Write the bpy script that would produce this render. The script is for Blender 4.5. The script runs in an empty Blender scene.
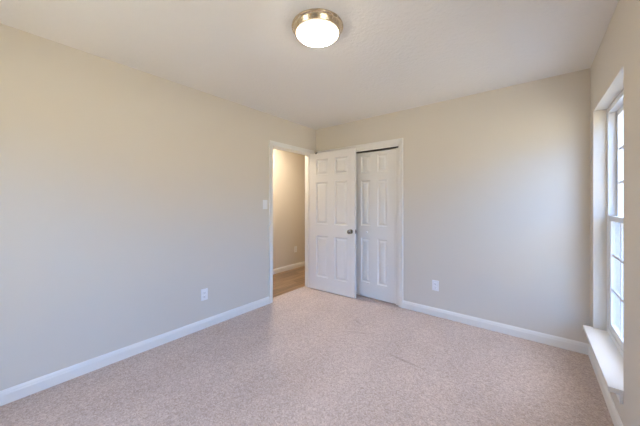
import bpy, bmesh, math, random
from mathutils import Vector, Matrix

# ------------------------------------------------------------------ camera, light, exposure
S = bpy.context.scene
C = S.collection
CAM = (2.65, 0.0, 1.29)
FPX = 264.8
cd = bpy.data.cameras.new('camera')
cam = bpy.data.objects.new('camera', cd); C.objects.link(cam)
cam.location = CAM
cam.rotation_euler = (math.radians(90), 0, math.radians(38.8))
cd.sensor_width = 36.0
cd.lens = FPX / 640 * 36
cd.shift_y = -9.7 / 640
cd.clip_start = 0.01
S.camera = cam

S.view_settings.view_transform = 'Standard'
S.view_settings.look = 'None'
S.view_settings.gamma = 1.0
S.view_settings.use_curve_mapping = False
S.view_settings.exposure = 0.15

# radiance (linear RGB) of the sky at the horizon, at 16 degrees, overhead, and of the glow on the sun's side; sun, lamps
SKY_H = (1.0, 1.05, 1.1)
SKY_M = (1.6, 6.2, 15.5)
SKY_Z = (8.5, 8.5, 10)
GLOW = (0.5, 0.3, 0.2)
AWAY = (0.75, 0.42, 0.28)
SUN_RGB = (42, 33, 14)
LAMP_RGB = (48, 43, 34)
HALL_RGB = (150, 130, 104)
FILL_WIN2, FILL_WIN3 = True, True
w = bpy.data.worlds.new('sky'); S.world = w; w.use_nodes = True
_n, _l = w.node_tree.nodes, w.node_tree.links
bg = _n['Background']
_tc = _n.new('ShaderNodeTexCoord'); _sp = _n.new('ShaderNodeSeparateXYZ')
_l.new(_tc.outputs['Generated'], _sp.inputs[0])
def _node(op, a, b_):
    d = _n.new('ShaderNodeVectorMath'); d.operation = op
    for i, v in enumerate((a, b_)):
        if isinstance(v, tuple): d.inputs[i].default_value = v
        else: _l.new(v, d.inputs[i])
    return d
def _band(f0, f1, src, c0, c1):
    mr = _n.new('ShaderNodeMapRange'); mr.inputs[1].default_value = f0; mr.inputs[2].default_value = f1
    _l.new(src, mr.inputs[0])
    mx = _n.new('ShaderNodeMix'); mx.data_type = 'RGBA'; mx.clamp_result = False
    _l.new(mr.outputs[0], mx.inputs[0])
    for i, c in ((6, c0), (7, c1)):
        if isinstance(c, tuple): mx.inputs[i].default_value = (*c, 1)
        else: _l.new(c, mx.inputs[i])
    return mx.outputs[2]
_low = _band(0.0, 0.28, _sp.outputs['Z'], SKY_H, SKY_M)
_sky = _band(0.28, 0.80, _sp.outputs['Z'], _low, SKY_Z)
_d = _node('DOT_PRODUCT', _tc.outputs['Generated'], tuple(Vector((0.42, -0.86, 0.20)).normalized()))
_g = _band(0.80, 1.0, _d.outputs['Value'], (0.0, 0.0, 0.0), GLOW)
# and is dimmer in the narrow sector straight away from the sun
_d2 = _node('DOT_PRODUCT', _tc.outputs['Generated'], tuple(Vector((0.20, 0.98, 0.0)).normalized()))
_dim = _band(0.84, 0.965, _d2.outputs['Value'], (1.0, 1.0, 1.0), AWAY)
_l.new(_node('MULTIPLY', _node('ADD', _sky, _g).outputs[0], _dim).outputs[0], bg.inputs[0])
bg.inputs[1].default_value = 1.0

def lum(c): return max(max(c), 1e-6)
def hue(c): return tuple(v / lum(c) for v in c)
sd = bpy.data.lights.new('sun', 'SUN'); sd.energy = lum(SUN_RGB); sd.color = hue(SUN_RGB); sd.angle = math.radians(0.6)
sun = bpy.data.objects.new('sun', sd); C.objects.link(sun)
sun.rotation_euler = Vector((0.75, 0.35, -0.85)).to_track_quat('-Z', 'Y').to_euler()   # high behind the house: no direct sun in the room
S.cycles.max_bounces = 14
S.cycles.diffuse_bounces = 10
S.cycles.use_denoising = True
S.cycles.sample_clamp_indirect = 8

# ------------------------------------------------------------------ dimensions
W, D, F0, H = 3.03, 3.195, -0.635, 2.44      # room: x 0..W, y F0..D
T = 0.115
RT = 0.16                                     # outer wall thickness
DY0, DY1, DZ = 2.308, 3.070, 2.04             # doorway in the left wall (clear)
CX0, CX1, CZ = 0.11, 1.340, 2.035             # closet opening in the back wall (clear)
WY0, WY1, WZ0, WZ1 = 2.134, 3.05, 0.255, 2.032 # window opening
W2Y0, W3X0 = 0.15, 0.60                       # unseen windows added for fill daylight: beside the camera, behind it
HX = -1.05                                    # hall wall

# ------------------------------------------------------------------ materials
def new_mat(name):
    m = bpy.data.materials.new(name); m.use_nodes = True
    return m, m.node_tree.nodes, m.node_tree.links, m.node_tree.nodes['Principled BSDF']

def paint(name, col, rough=0.6, bscale=0, bstr=0.0, bdist=0.001, var=0.0, detail=2, spec=0.3):
    m, n, l, b = new_mat(name)
    b.inputs['Base Color'].default_value = (*col, 1)
    b.inputs['Roughness'].default_value = rough
    b.inputs['Specular IOR Level'].default_value = spec
    tc = n.new('ShaderNodeTexCoord')
    if bscale:
        t = n.new('ShaderNodeTexNoise'); t.inputs['Scale'].default_value = bscale
        t.inputs['Detail'].default_value = detail
        l.new(tc.outputs['Object'], t.inputs['Vector'])
        bp = n.new('ShaderNodeBump'); bp.inputs['Strength'].default_value = bstr
        bp.inputs['Distance'].default_value = bdist
        l.new(t.outputs['Fac'], bp.inputs['Height']); l.new(bp.outputs[0], b.inputs['Normal'])
    if var:
        t2 = n.new('ShaderNodeTexNoise'); t2.inputs['Scale'].default_value = 2.3
        l.new(tc.outputs['Object'], t2.inputs['Vector'])
        mx = n.new('ShaderNodeMix'); mx.data_type = 'RGBA'
        mx.inputs[6].default_value = (*[c * (1 - var) for c in col], 1)
        mx.inputs[7].default_value = (*[min(1, c * (1 + var)) for c in col], 1)
        l.new(t2.outputs['Fac'], mx.inputs[0]); l.new(mx.outputs[2], b.inputs['Base Color'])
    return m

def metal(name, col, rough):
    m, n, l, b = new_mat(name)
    b.inputs['Base Color'].default_value = (*col, 1)
    b.inputs['Metallic'].default_value = 1
    tc = n.new('ShaderNodeTexCoord'); t = n.new('ShaderNodeTexNoise')
    t.inputs['Scale'].default_value = 60; l.new(tc.outputs['Object'], t.inputs['Vector'])
    mr = n.new('ShaderNodeMapRange'); mr.inputs[3].default_value = rough * 0.8; mr.inputs[4].default_value = rough * 1.2
    l.new(t.outputs['Fac'], mr.inputs[0]); l.new(mr.outputs[0], b.inputs['Roughness'])
    return m

M = {}
M['wall'] = paint('wall_paint', (0.66, 0.605, 0.52), 0.75, 260, 0.12, 0.001, 0.012, spec=0.2)
M['ceiling'] = paint('ceiling_paint', (0.78, 0.75, 0.71), 0.9, 42, 0.8, 0.006, 0.01, detail=4, spec=0.1)
M['trim'] = paint('trim_paint', (0.78, 0.755, 0.705), 0.38, 120, 0.03, 0.0005, 0.0, spec=0.4)
M['door'] = paint('door_paint', (0.81, 0.785, 0.735), 0.42, 150, 0.04, 0.0005, 0.0, spec=0.35)
M['plate'] = paint('plate_plastic', (0.82, 0.82, 0.82), 0.3, 90, 0.01, 0.0002, 0.0, spec=0.5)
M['vinyl'] = paint('window_vinyl', (0.78, 0.78, 0.77), 0.35, 90, 0.01, 0.0002, 0.0, spec=0.4)
M['asphalt'] = paint('damp_asphalt', (0.050, 0.056, 0.066), 0.95, 60, 0.3, 0.004, 0.1, spec=0.1)  # added dark ground outside, colour chosen to dim the panes
M['dark'] = paint('slot_black', (0.02, 0.02, 0.02), 0.6, 90, 0.02, 0.0002)
M['nickel'] = metal('satin_nickel', (0.30, 0.285, 0.26), 0.16)
M['ring'] = metal('brushed_nickel_ring', (0.72, 0.60, 0.44), 0.26)
M['track'] = metal('dark_track_metal', (0.10, 0.09, 0.08), 0.4)
M['exterior'] = paint('house_siding', (0.62, 0.62, 0.60), 0.8, 8, 0.1, 0.01, 0.02)

def carpet_mat():
    m, n, l, b = new_mat('carpet_pile')
    tc = n.new('ShaderNodeTexCoord')
    wn = n.new('ShaderNodeTexNoise'); wn.inputs['Scale'].default_value = 40; wn.inputs['Detail'].default_value = 3
    l.new(tc.outputs['Object'], wn.inputs['Vector'])
    wv = n.new('ShaderNodeVectorMath'); wv.operation = 'MULTIPLY_ADD'; wv.inputs[1].default_value = (0.02, 0.02, 0.0)
    l.new(wn.outputs['Color'], wv.inputs[0]); l.new(tc.outputs['Object'], wv.inputs[2])
    vo = n.new('ShaderNodeTexVoronoi'); vo.inputs['Scale'].default_value = 150       # one cell per yarn tuft
    l.new(wv.outputs[0], vo.inputs['Vector'])
    sp = n.new('ShaderNodeSeparateColor'); l.new(vo.outputs['Color'], sp.inputs[0])
    cr = n.new('ShaderNodeValToRGB')
    cr.color_ramp.elements[0].position = 0.0; cr.color_ramp.elements[0].color = (0.42, 0.335, 0.285, 1)
    cr.color_ramp.elements[1].position = 1.0; cr.color_ramp.elements[1].color = (0.66, 0.555, 0.49, 1)
    e = cr.color_ramp.elements.new(0.35); e.color = (0.52, 0.42, 0.37, 1)
    e = cr.color_ramp.elements.new(0.75); e.color = (0.57, 0.47, 0.415, 1)
    l.new(sp.outputs[0], cr.inputs[0])
    def math_(op, a, b_=0.0):
        d = n.new('ShaderNodeMath'); d.operation = op
        for i, v in enumerate((a, b_)):
            if isinstance(v, (int, float)): d.inputs[i].default_value = v
            else: l.new(v, d.inputs[i])
        return d.outputs[0]
    # pile lying over in broad patches (vacuum strokes, footprints)
    t2 = n.new('ShaderNodeTexNoise'); t2.inputs['Scale'].default_value = 3.2; t2.inputs['Detail'].default_value = 3
    mp = n.new('ShaderNodeMapping'); mp.inputs['Scale'].default_value = (1.0, 0.45, 1); mp.inputs['Rotation'].default_value = (0, 0, 0.5)
    l.new(tc.outputs['Object'], mp.inputs['Vector']); l.new(mp.outputs[0], t2.inputs['Vector'])
    mr = n.new('ShaderNodeMapRange'); mr.inputs[1].default_value = 0.3; mr.inputs[2].default_value = 0.7
    mr.inputs[3].default_value = 0.89; mr.inputs[4].default_value = 1.02
    l.new(t2.outputs['Fac'], mr.inputs[0])
    t3 = n.new('ShaderNodeTexNoise'); t3.inputs['Scale'].default_value = 28; t3.inputs['Detail'].default_value = 4
    l.new(tc.outputs['Object'], t3.inputs['Vector'])
    mr3 = n.new('ShaderNodeMapRange'); mr3.inputs[1].default_value = 0.3; mr3.inputs[2].default_value = 0.7
    mr3.inputs[3].default_value = 0.93; mr3.inputs[4].default_value = 1.07
    l.new(t3.outputs['Fac'], mr3.inputs[0])
    f = math_('MULTIPLY', mr.outputs[0], mr3.outputs[0])
    # two narrow drag marks in the pile
    for x, y, a, hl, hw, k in ((1.835, 2.123, -0.10, 0.19, 0.022, 0.32), (1.17, 2.50, -0.5, 0.10, 0.025, 0.22), (1.30, 2.30, 0.5, 0.16, 0.025, 0.12)):
        q = n.new('ShaderNodeMapping'); q.vector_type = 'TEXTURE'
        q.inputs['Location'].default_value = (x, y, 0); q.inputs['Rotation'].default_value = (0, 0, a); q.inputs['Scale'].default_value = (hl, hw, 1)
        l.new(tc.outputs['Object'], q.inputs['Vector'])
        g = n.new('ShaderNodeTexGradient'); g.gradient_type = 'SPHERICAL'; l.new(q.outputs[0], g.inputs[0])
        f = math_('MULTIPLY', f, math_('SUBTRACT', 1.0, math_('MULTIPLY', g.outputs['Fac'], k)))
    mx = n.new('ShaderNodeVectorMath'); mx.operation = 'SCALE'
    l.new(cr.outputs[0], mx.inputs[0]); l.new(f, mx.inputs['Scale'])
    l.new(mx.outputs[0], b.inputs['Base Color'])
    b.inputs['Roughness'].default_value = 1.0
    b.inputs['Specular IOR Level'].default_value = 0.05
    b.inputs['Sheen Weight'].default_value = 0.1
    bp = n.new('ShaderNodeBump'); bp.invert = True; bp.inputs['Strength'].default_value = 0.4; bp.inputs['Distance'].default_value = 0.003
    l.new(vo.outputs['Distance'], bp.inputs['Height']); l.new(bp.outputs[0], b.inputs['Normal'])
    return m
M['carpet'] = carpet_mat()

def wood_mat():
    m, n, l, b = new_mat('oak_plank_floor')
    tc = n.new('ShaderNodeTexCoord')
    mp = n.new('ShaderNodeMapping'); mp.inputs['Rotation'].default_value = (0, 0, math.pi / 2)
    l.new(tc.outputs['Object'], mp.inputs['Vector'])
    br = n.new('ShaderNodeTexBrick')
    br.inputs['Color1'].default_value = (0.34, 0.22, 0.13, 1); br.inputs['Color2'].default_value = (0.20, 0.13, 0.08, 1)
    br.inputs['Mortar'].default_value = (0.08, 0.05, 0.03, 1)
    br.inputs['Scale'].default_value = 1.0; br.inputs['Brick Width'].default_value = 0.9
    br.inputs['Row Height'].default_value = 0.12; br.inputs['Mortar Size'].default_value = 0.0015
    l.new(mp.outputs[0], br.inputs['Vector'])
    mp2 = n.new('ShaderNodeMapping'); mp2.inputs['Scale'].default_value = (40, 2.2, 1)
    l.new(tc.outputs['Object'], mp2.inputs['Vector'])
    t = n.new('ShaderNodeTexNoise'); t.inputs['Scale'].default_value = 1; t.inputs['Detail'].default_value = 5
    l.new(mp2.outputs[0], t.inputs['Vector'])
    mr = n.new('ShaderNodeMapRange'); mr.inputs[1].default_value = 0.3; mr.inputs[2].default_value = 0.7
    mr.inputs[3].default_value = 0.6; mr.inputs[4].default_value = 1.35
    l.new(t.outputs['Fac'], mr.inputs[0])
    mx = n.new('ShaderNodeVectorMath'); mx.operation = 'SCALE'
    l.new(br.outputs['Color'], mx.inputs[0]); l.new(mr.outputs[0], mx.inputs['Scale'])
    l.new(mx.outputs[0], b.inputs['Base Color']); b.inputs['Roughness'].default_value = 0.35
    return m
M['wood'] = wood_mat()

def grass_mat():
    m, n, l, b = new_mat('pale_ground')
    tc = n.new('ShaderNodeTexCoord'); t = n.new('ShaderNodeTexNoise'); t.inputs['Scale'].default_value = 3
    l.new(tc.outputs['Object'], t.inputs['Vector'])
    cr = n.new('ShaderNodeValToRGB')
    cr.color_ramp.elements[0].color = (0.34, 0.34, 0.30, 1); cr.color_ramp.elements[1].color = (0.48, 0.47, 0.42, 1)
    l.new(t.outputs['Fac'], cr.inputs[0]); l.new(cr.outputs[0], b.inputs['Base Color']); b.inputs['Roughness'].default_value = 0.9
    return m
M['ground'] = grass_mat()

def glass_mat():
    m = bpy.data.materials.new('window_glass'); m.use_nodes = True
    n, l = m.node_tree.nodes, m.node_tree.links; n.clear()
    o = n.new('ShaderNodeOutputMaterial'); tr = n.new('ShaderNodeBsdfTransparent'); tr.inputs[0].default_value = (0.94, 0.96, 0.96, 1)
    gl = n.new('ShaderNodeBsdfGlossy'); gl.inputs['Roughness'].default_value = 0.02
    ge = n.new('ShaderNodeNewGeometry'); dt = n.new('ShaderNodeVectorMath'); dt.operation = 'DOT_PRODUCT'
    l.new(ge.outputs['Normal'], dt.inputs[0]); l.new(ge.outputs['Incoming'], dt.inputs[1])
    def mth(op, a, b_=0.0):
        d = n.new('ShaderNodeMath'); d.operation = op
        for i, v in enumerate((a, b_)):
            if isinstance(v, (int, float)): d.inputs[i].default_value = v
            else: l.new(v, d.inputs[i])
        return d.outputs[0]
    f5 = mth('POWER', mth('SUBTRACT', 1.0, mth('ABSOLUTE', dt.outputs['Value'])), 5.0)   # Schlick, the same from both faces
    fac = mth('ADD', mth('MULTIPLY', f5, 0.96), 0.04)
    mx = n.new('ShaderNodeMixShader')
    l.new(fac, mx.inputs[0]); l.new(tr.outputs[0], mx.inputs[1]); l.new(gl.outputs[0], mx.inputs[2]); l.new(mx.outputs[0], o.inputs[0])
    return m
M['glass'] = glass_mat()

def screen_mat():
    m = bpy.data.materials.new('insect_mesh'); m.use_nodes = True
    n, l = m.node_tree.nodes, m.node_tree.links; n.clear()
    o = n.new('ShaderNodeOutputMaterial'); tr = n.new('ShaderNodeBsdfTransparent')
    df = n.new('ShaderNodeBsdfDiffuse'); df.inputs[0].default_value = (0.25, 0.27, 0.30, 1)
    mx = n.new('ShaderNodeMixShader'); mx.inputs[0].default_value = 0.22
    l.new(tr.outputs[0], mx.inputs[1]); l.new(df.outputs[0], mx.inputs[2]); l.new(mx.outputs[0], o.inputs[0])
    return m
M['screen'] = screen_mat()

def lamp_mat(name, c):
    m, n, l, b = new_mat(name)
    b.inputs['Base Color'].default_value = (0.9, 0.88, 0.82, 1)
    b.inputs['Roughness'].default_value = 0.3
    b.inputs['Emission Color'].default_value = (*hue(c), 1)
    b.inputs['Emission Strength'].default_value = lum(c)
    return m
M['lamp'] = lamp_mat('frosted_glass_lit', LAMP_RGB)
M['rim'] = lamp_mat('frosted_glass_lip', (0.75, 0.62, 0.42))  # weak glow that tints the edge of the shade cream
M['lamp_hall'] = lamp_mat('frosted_glass_lit_hall', HALL_RGB)

# ------------------------------------------------------------------ mesh helpers
def add_box(bm, x0, x1, y0, y1, z0, z1, bevel=0.0):
    r = bmesh.ops.create_cube(bm, size=1.0)
    vs = r['verts']
    for v in vs:
        v.co = Vector(((x0 + x1) / 2 + v.co.x * (x1 - x0), (y0 + y1) / 2 + v.co.y * (y1 - y0), (z0 + z1) / 2 + v.co.z * (z1 - z0)))
    if bevel:
        es = list({e for v in vs for e in v.link_edges})
        bmesh.ops.bevel(bm, geom=es, offset=bevel, segments=2, affect='EDGES', profile=0.5)

def loft(bm, rings, cap=True):
    """rings: lists of Vector, all as long; joined closed round each ring"""
    R = [[bm.verts.new(p) for p in r] for r in rings]
    k = len(R[0])
    for a, b in zip(R, R[1:]):
        for i in range(k):
            bm.faces.new((a[i], a[(i + 1) % k], b[(i + 1) % k], b[i]))
    if cap:
        bm.faces.new(R[0][::-1]); bm.faces.new(R[-1])
    return R

def sweep(bm, prof, path, nrm):
    """prof: [(u, v)] u across (to the left of travel), v off the wall; path: list of (point, u-direction); nrm: off-wall direction"""
    rings = [[Vector(p) + Vector(ud) * u + Vector(nrm) * v for u, v in prof] for p, ud in path]
    loft(bm, rings)

def lathe(bm, prof, seg=48, axis='z', at=(0, 0, 0)):
    rings = []
    for r, h in prof:
        ring = []
        for i in range(seg):
            a = 2 * math.pi * i / seg
            p = Vector((r * math.cos(a), r * math.sin(a), h))
            if axis == 'y': p = Vector((p.x, p.z, p.y))
            if axis == 'x': p = Vector((p.z, p.x, p.y))
            ring.append(p + Vector(at))
        rings.append(ring)
    loft(bm, rings)

def obj(name, bm, m, parent=None, smooth=False, loc=None, rz=0.0):
    bmesh.ops.recalc_face_normals(bm, faces=bm.faces[:])
    me = bpy.data.meshes.new(name); bm.to_mesh(me); bm.free()
    if smooth:
        for p in me.polygons: p.use_smooth = True
        try: me.set_sharp_from_angle(angle=math.radians(35))
        except Exception: pass
    me.materials.append(m)
    o = bpy.data.objects.new(name, me); C.objects.link(o)
    if parent: o.parent = parent
    if loc: o.location = loc
    o.rotation_euler.z = rz
    return o

def struct(name, bm, m, **k):
    o = obj(name, bm, m, **k); o['kind'] = 'structure'; return o

def boxes(*bs):
    bm = bmesh.new()
    for b in bs: add_box(bm, *b)
    return bm

def thing(name, label, cat, loc, rz=0.0, group=None):
    o = bpy.data.objects.new(name, None); C.objects.link(o); o.empty_display_size = 0.1
    o.location = loc; o.rotation_euler.z = rz; o['label'] = label; o['category'] = cat
    if group: o['group'] = group
    return o

# ------------------------------------------------------------------ shell
struct('floor', boxes((-T, W, F0, D, -0.1, 0.0), (0, CX1 + 0.3, D, D + 0.72, -0.1, 0.0)), M['carpet'])
struct('floor_hall', boxes((HX, -T, 0.6, 5.0, -0.1, -0.006)), M['wood'])
struct('ceiling', boxes((-T, W + RT, F0 - RT, D + T, H, H + 0.1)), M['ceiling'])
struct('ceiling_hall', boxes((HX - T, -T, 0.5, 5.1, H, H + 0.1)), M['ceiling'])
jt = 0.019  # jamb board
struct('wall_left', boxes((-T, 0, F0, DY0 - jt, -0.1, H), (-T, 0, DY1 + jt, D + T, -0.1, H), (-T, 0, DY0 - jt, DY1 + jt, DZ + jt, H)), M['wall'])
struct('wall_back', boxes((0, CX0 - jt, D, D + T, -0.1, H), (CX1 + jt, W + RT, D, D + T, -0.1, H), (CX0 - jt, CX1 + jt, D, D + T, CZ + jt, H)), M['wall'])
WW = WY1 - WY0
def holed(a0, a1, holes, put):
    """boxes of a wall from a0 to a1 with window holes; put(a, b, z0, z1) gives the box"""
    out, p = [], a0
    for h0 in holes:
        out += [put(p, h0, -0.1, H), put(h0, h0 + WW, -0.1, WZ0), put(h0, h0 + WW, WZ1, H)]; p = h0 + WW
    return boxes(*out, put(p, a1, -0.1, H))
struct('wall_right', holed(F0 - RT, D, ([W2Y0] if FILL_WIN2 else []) + [WY0], lambda a, b, c, d: (W, W + RT, a, b, c, d)), M['wall'])
struct('wall_front', holed(-T, W, [W3X0] if FILL_WIN3 else [], lambda a, b, c, d: (a, b, F0 - RT, F0, c, d)), M['wall'])
struct('wall_hall', boxes((HX - T, HX, 0.5, 5.1, -0.1, H)), M['wall'])
struct('wall_hall_end', boxes((HX, -T, 5.0, 5.1, -0.1, H)), M['wall'])
struct('wall_hall_front', boxes((HX, -T, 0.5, 0.6, -0.1, H)), M['wall'])
struct('wall_hall_side', boxes((-T, 0, D + T, 5.1, -0.1, H)), M['wall'])
struct('wall_closet', boxes((0, CX1 + 0.4, D + 0.72, D + 0.82, -0.1, H), (CX1 + 0.3, CX1 + 0.4, D + T, D + 0.72, -0.1, H), (0, CX1 + 0.3, D + T, D + 0.72, H, H + 0.1)), M['wall'])
struct('ground', boxes((W + RT + 0.01, 60, -40, 40, -0.5, -0.35), (-40, W + RT + 0.01, -40, F0 - RT - 0.01, -0.5, -0.35)), M['ground'])
struct('ground_asphalt', boxes((W + RT + 0.02, 30, D + 0.6, 38, -0.36, -0.33)), M['asphalt'])  # invented dark area, keeps the view through the panes dim

# ------------------------------------------------------------------ baseboards
BB = [(0, 0), (0, 0.013), (0.062, 0.013), (0.070, 0.0105), (0.078, 0.0095), (0.086, 0.006), (0.092, 0.003), (0.092, 0)]
def baseboard(name, a, b, nrm, z=0.0):
    bm = bmesh.new()
    sweep(bm, BB, [((*a, z), (0, 0, 1)), ((*b, z), (0, 0, 1))], (*nrm, 0))
    return struct(name, bm, M['trim'])
CW = 0.057
baseboard('baseboard_left', (0, F0), (0, DY0 - 0.005 - CW), (1, 0))
baseboard('baseboard_back', (CX1 + 0.005 + CW, D), (W, D), (0, -1))
baseboard('baseboard_right', (W, F0), (W, D - 0.013), (-1, 0))
baseboard('baseboard_front', (0.013, F0), (W - 0.013, F0), (0, 1))
baseboard('baseboard_hall', (HX, 0.6), (HX, 5.0), (1, 0), -0.006)

# ------------------------------------------------------------------ casings: mitred U round each opening
CP = [(0, 0), (0, 0.009), (0.008, 0.011), (0.016, 0.0095), (0.030, 0.013), (0.048, 0.016), (0.057, 0.015), (0.057, 0)]
def casing(name, o0, o1, top, plane, axis, nrm, z0=0.0, bottom0=None):
    """U of casing; axis 'x' or 'y' along the wall; the inner edge lies 5 mm off the opening"""
    i0, i1, zt = o0 - 0.005, o1 + 0.005, top + 0.005
    def P(a, z): return (a, plane, z) if axis == 'x' else (plane, a, z)
    def U(a, z): return (a, 0, z) if axis == 'x' else (0, a, z)
    bm = bmesh.new()
    sweep(bm, CP, [(P(i0, z0), U(-1, 0)), (P(i0, zt), U(-1, 1)), (P(i1, zt), U(1, 1)), (P(i1, z0), U(1, 0))], nrm)
    return struct(name, bm, M['trim'])
casing('trim_1', DY0, DY1, DZ, 0.0, 'y', (1, 0, 0))
casing('trim_2', DY0, DY1, DZ, -T, 'y', (-1, 0, 0))
casing('trim_3', CX0, CX1, CZ, D, 'x', (0, -1, 0))
# jamb boards and stops of the doorway
struct('trim_4', boxes((-T, 0, DY0 - jt, DY0, 0, DZ), (-T, 0, DY1, DY1 + jt, 0, DZ), (-T, 0, DY0 - jt, DY1 + jt, DZ, DZ + jt),
                       (-0.075, -0.038, DY0, DY0 + 0.01, 0, DZ - 0.01), (-0.075, -0.038, DY1 - 0.01, DY1, 0, DZ - 0.01), (-0.075, -0.038, DY0, DY1, DZ - 0.01, DZ)), M['trim'])
# jamb boards of the closet with the head fascia that hides the track
struct('trim_5', boxes((CX0 - jt, CX0, D, D + T, 0, CZ), (CX1, CX1 + jt, D, D + T, 0, CZ), (CX0 - jt, CX1 + jt, D, D + T, CZ, CZ + jt),
                       (CX0, CX1, D + 0.002, D + 0.016, 2.006, CZ), (CX1 - 0.043, CX1, D + 0.024, D + 0.060, 0, 2.003)), M['trim'])

# ------------------------------------------------------------------ six-panel door leaf
ROWS = [(0.195, 0.800), (0.972, 1.590), (1.695, 1.925)]
def rect(x0, x1, z0, z1, y):
    return [Vector((x0, y, z0)), Vector((x1, y, z0)), Vector((x1, y, z1)), Vector((x0, y, z1))]
def leaf_bm(w, h, th, stile, mull, rows):
    """leaf in local x 0..w, y -th..0, z 0..h"""
    bm = bmesh.new()
    pw = (w - 2 * stile - mull) / 2
    cols = [(stile, stile + pw), (stile + pw + mull, w - stile)]
    add_box(bm, 0, stile, -th, 0, 0, h); add_box(bm, w - stile, w, -th, 0, 0, h)
    zs = [0] + [z for r in rows for z in r] + [h]
    for i in range(0, len(zs), 2):
        add_box(bm, stile, w - stile, -th, 0, zs[i], zs[i + 1])
    for z0, z1 in rows:
        add_box(bm, cols[0][1], cols[1][0], -th, 0, z0, z1)
        for x0, x1 in cols:
            for face, sgn in ((-th, 1), (0, -1)):
                rings = []
                for ins, dep in ((0, 0), (0.005, 0.009), (0.014, 0.015), (0.020, 0.015), (0.046, 0.002)):
                    rings.append(rect(x0 + ins, x1 - ins, z0 + ins, z1 - ins, face + sgn * dep))
                R = loft(bm, rings, cap=False)
                bm.faces.new(R[-1])
    return bm

def knob_bm(sgn=-1, y=0.0):
    prof = [(0.0005, 0), (0.032, 0), (0.032, 0.005), (0.028, 0.009), (0.013, 0.011), (0.011, 0.030), (0.017, 0.034), (0.025, 0.042),
            (0.028, 0.052), (0.026, 0.061), (0.018, 0.067), (0.0005, 0.069)]
    bm = bmesh.new(); lathe(bm, [(r, y + sgn * h) for r, h in prof], 32, 'y')
    return bm

TH = 0.035
DW = 0.770
ang = math.radians(2.6)
d1 = struct('door_1', leaf_bm(DW, 2.022, TH, 0.118, 0.115, ROWS), M['door'], loc=(0.017, DY1 - 0.004, 0.012), rz=ang)
k = obj('door_knob', knob_bm(-1, -TH), M['nickel'], d1, True, loc=(DW - 0.062, 0, 0.895))
kb = bmesh.new(); lathe(kb, [(0.0005, 0), (0.030, 0), (0.030, 0.005), (0.012, 0.008), (0.012, 0.020), (0.024, 0.026), (0.026, 0.036), (0.018, 0.044), (0.0005, 0.045)], 32, 'y')
obj('door_knob', kb, M['nickel'], d1, True, loc=(DW - 0.062, 0, 0.895))
lp = bmesh.new(); add_box(lp, DW - 0.0005, DW + 0.0015, -TH + 0.005, -0.005, -0.028, 0.028, 0.0004); add_box(lp, DW, DW + 0.010, -TH / 2 - 0.006, -TH / 2 + 0.006, -0.010, 0.010, 0.002)
obj('latch_plate', lp, M['nickel'], d1, loc=(0, 0, 0.895))
for hz in (0.20, 1.0, 1.80):
    hb = bmesh.new(); lathe(hb, [(0.0005, 0), (0.006, 0), (0.006, 0.088), (0.0005, 0.088)], 12, 'z', (-0.004, -TH - 0.004 + 0.035, 0))
    obj('hinge', hb, M['nickel'], d1, True, loc=(0, 0, hz))
# dark block standing in for the gap shadow above the open door
bb_ = bmesh.new(); add_box(bb_, 0.104, 0.124, -TH - 0.003, -0.001, 2.010, 2.034, 0.003)
bo = obj('door_bumper', bb_, M['dark'], d1); bo['label'] = 'small black bumper on the top edge of the open door'

CW2 = 0.622
d2 = struct('door_2', leaf_bm(CW2, 1.970, TH, 0.118, 0.110, ROWS), M['door'], loc=(CX1 - 0.045 - CW2, D + 0.062, 0.012))
def pull(parent, x):
    pb = bmesh.new(); lathe(pb, [(0.0005, 0), (0.010, 0), (0.007, -0.008), (0.011, -0.014), (0.014, -0.020), (0.012, -0.026), (0.0005, -0.028)], 24, 'y')
    obj('door_knob', pb, M['plate'], parent, True, loc=(x, -TH, 0.885))
pull(d2, 0.892 - (CX1 - 0.043 - CW2))
d3 = struct('door_3', leaf_bm(CW2, 1.970, TH, 0.118, 0.110, ROWS), M['door'], loc=(CX0 + 0.004, D + 0.062 + TH + 0.008, 0.012))
struct('trim_6', boxes((CX0, CX1, D + 0.018, D + T - 0.002, 2.020, 2.034), (CX0 + 0.002, CX1 - 0.002, D + 0.018, D + 0.021, 1.992, 2.020)), M['track'])

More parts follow.
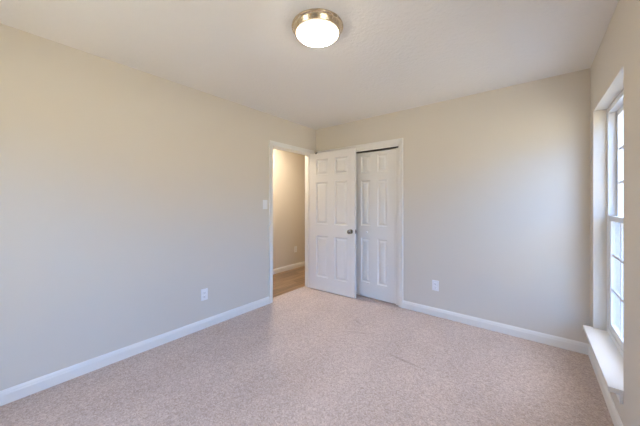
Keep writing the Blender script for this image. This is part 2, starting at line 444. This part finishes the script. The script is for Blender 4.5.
# ------------------------------------------------------------------ windows (local: x outwards from the wall face, y along the wall)
def window(name, loc, rz):
    f0, f1, w, z0, z1 = 0.078, RT, WY1 - WY0, WZ0, WZ1
    win = struct(name, boxes((f0, f1, 0, 0.030, z0 + 0.027, z1), (f0, f1, w - 0.030, w, z0 + 0.027, z1),
               (f0, f1, 0.030, w - 0.030, z1 - 0.035, z1), (f0, f1, 0.030, w - 0.030, z0 + 0.027, z0 + 0.060),
               (f0 + 0.036, f0 + 0.041, 0.030, 0.042, z0 + 0.06, z1 - 0.035), (f0 + 0.036, f0 + 0.041, w - 0.042, w - 0.030, z0 + 0.06, z1 - 0.035),
               (f0 - 0.004, f0, 0, 0.012, z0 + 0.027, z1), (f0 - 0.004, f0, w - 0.012, w, z0 + 0.027, z1)), M['vinyl'], loc=loc, rz=rz)
    def sash(x0, x1, zb, zt, br, tr):
        a, b = 0.031, w - 0.031
        st = 0.040
        bm = bmesh.new()
        add_box(bm, x0, x1, a, a + st, zb, zt, 0.002); add_box(bm, x0, x1, b - st, b, zb, zt, 0.002)
        add_box(bm, x0, x1, a + st, b - st, zb, zb + br, 0.002); add_box(bm, x0, x1, a + st, b - st, zt - tr, zt, 0.002)
        s = obj('sash', bm, M['vinyl'], win)
        g0, g1, h0, h1 = a + st, b - st, zb + br, zt - tr
        xc = (x0 + x1) / 2
        gm = bmesh.new()
        for i in (1, 2):
            y = g0 + (g1 - g0) * i / 3; add_box(gm, xc - 0.006, xc + 0.006, y - 0.009, y + 0.009, h0, h1)
            z = h0 + (h1 - h0) * i / 3; add_box(gm, xc - 0.0055, xc + 0.0055, g0, g1, z - 0.009, z + 0.009)
        obj('grille', gm, M['vinyl'], s)
        obj('glass_pane', boxes((xc - 0.002, xc + 0.002, g0 - 0.005, g1 + 0.005, h0 - 0.005, h1 + 0.005)), M['glass'], s)
        return s
    MR = 1.175
    lower = sash(f0 + 0.006, f0 + 0.034, z0 + 0.061, MR + 0.018, 0.05, 0.036)
    sash(f0 + 0.043, f0 + 0.071, MR - 0.018, z1 - 0.036, 0.036, 0.04)
    lk = bmesh.new(); add_box(lk, f0 + 0.010, f0 + 0.034, w / 2 - 0.03, w / 2 + 0.03, MR + 0.018, MR + 0.030, 0.003)
    obj('sash_lock', lk, M['vinyl'], lower)
    obj('insect_screen', boxes((f1 - 0.008, f1 - 0.006, 0.031, w - 0.031, z0 + 0.061, MR)), M['screen'], win)
    bm = bmesh.new()   # sill board with small horns, one piece; square apron below it
    out = [(-0.058, -0.002), (0, -0.002), (0, 0.001), (f0 + 0.004, 0.001), (f0 + 0.004, w - 0.001), (0, w - 0.001), (0, w + 0.028), (-0.058, w + 0.028)]
    loft(bm, [[Vector((x, y, z)) for x, y in out] for z in (z0, z0 + 0.027)])
    bmesh.ops.recalc_face_normals(bm, faces=bm.faces[:])
    bmesh.ops.bevel(bm, geom=[e for e in bm.edges if all(abs(v.co.x + 0.058) < 1e-4 for v in e.verts)], offset=0.005, segments=3, affect='EDGES', profile=0.5)
    obj('window_sill', bm, M['trim'], win)
    obj('apron', boxes((-0.012, 0, 0.006, w + 0.006, z0 - 0.050, z0)), M['trim'], win)
window('window_1', (W, WY0, 0), 0)
if FILL_WIN2: window('window_2', (W, W2Y0, 0), 0)  # out of view, added to bring in more daylight
if FILL_WIN3: window('window_3', (W3X0, F0, 0), -math.pi / 2)  # unseen, added behind the camera to even out the daylight

# ------------------------------------------------------------------ ceiling lights
def ceiling_light(loc, label, glass):
    t = thing('ceiling_light', label, 'light', loc)
    bm = bmesh.new()
    lathe(bm, [(0.0005, -0.001), (0.166, -0.001), (0.168, -0.006), (0.165, -0.013), (0.160, -0.016), (0.158, -0.024), (0.153, -0.030),
               (0.150, -0.038), (0.146, -0.044), (0.142, -0.045), (0.1395, -0.043), (0.1393, -0.042), (0.0005, -0.040)], 72)
    r = obj('metal_ring', bm, M['ring'], t, True)
    bm = bmesh.new()
    prof = [(0.0005, -0.0415), (0.134, -0.0418), (0.1345, -0.0445)]
    for i in range(1, 13):
        a = i / 12 * math.pi / 2
        prof.append((max(0.0005, 0.1345 * math.cos(a)), -0.0445 - 0.040 * math.sin(a)))
    lathe(bm, prof, 72)
    obj('glass_shade', bm, glass, t, True)
    bm = bmesh.new(); lathe(bm, [(0.1346, -0.0418), (0.1392, -0.0418), (0.1392, -0.0470), (0.1380, -0.0500), (0.1352, -0.0510), (0.1346, -0.0470), (0.1346, -0.0418)], 72)
    obj('glass_rim', bm, M['rim'], t, True)  # added strip, its faint glow imitates the dimmer edge of the bowl
    return t
ceiling_light((1.556, 1.334, H), 'round flush ceiling light with brushed nickel ring and glowing frosted glass bowl', M['lamp'])
ceiling_light((-0.62, 2.85, H), 'round flush ceiling light in the hallway beyond the open door', M['lamp_hall'])

# ------------------------------------------------------------------ outlets and switch (local: plate in x-z, face towards -y)
def plate_bm():
    bm = bmesh.new(); add_box(bm, -0.036, 0.036, -0.006, 0, -0.059, 0.059, 0.002); return bm
def outlet(loc, rz, label, group=None):
    t = thing('wall_outlet', label, 'outlet', loc, rz, group)
    obj('cover_plate', plate_bm(), M['plate'], t)
    for z in (-0.0195, 0.0195):
        bm = bmesh.new()
        add_box(bm, -0.0165, 0.0165, -0.0095, -0.004, z - 0.0145, z + 0.0145, 0.003)
        s = obj('socket', bm, M['plate'], t)
        bm = boxes((-0.0075, -0.0055, -0.0099, -0.009, z - 0.001, z + 0.008), (0.0055, 0.0075, -0.0099, -0.009, z - 0.001, z + 0.007), (-0.002, 0.002, -0.0099, -0.009, z - 0.010, z - 0.006))
        obj('slots', bm, M['dark'], s)
    bm = bmesh.new(); lathe(bm, [(0.0005, -0.0055), (0.003, -0.0055), (0.003, -0.0072), (0.0005, -0.0076)], 12, 'y')
    obj('screw', bm, M['plate'], t, True)
    return t
outlet((0, 1.385, 0.347), math.pi / 2, 'white duplex outlet low on the long wall beside the hallway door')
outlet((1.78, D, 0.348), 0, 'white duplex outlet low on the wall between the closet and the window')
outlet((HX, 3.82, 0.372), math.pi / 2, 'small white outlet on the hallway wall seen through the doorway')
t = thing('light_switch', 'white light switch plate on the wall next to the doorway casing', 'switch', (0, 2.182, 1.275), math.pi / 2)
obj('cover_plate', plate_bm(), M['plate'], t)
bm = bmesh.new(); add_box(bm, -0.0165, 0.0165, -0.0085, -0.004, -0.033, 0.033, 0.002); add_box(bm, -0.0045, 0.0045, -0.017, -0.008, 0.001, 0.013, 0.002)
obj('toggle', bm, M['plate'], t)
for z in (-0.047, 0.047):
    bm = bmesh.new(); lathe(bm, [(0.0005, -0.0055), (0.003, -0.0055), (0.003, -0.0072), (0.0005, -0.0076)], 12, 'y')
    obj('screw', bm, M['plate'], t, True, loc=(0, 0, z))
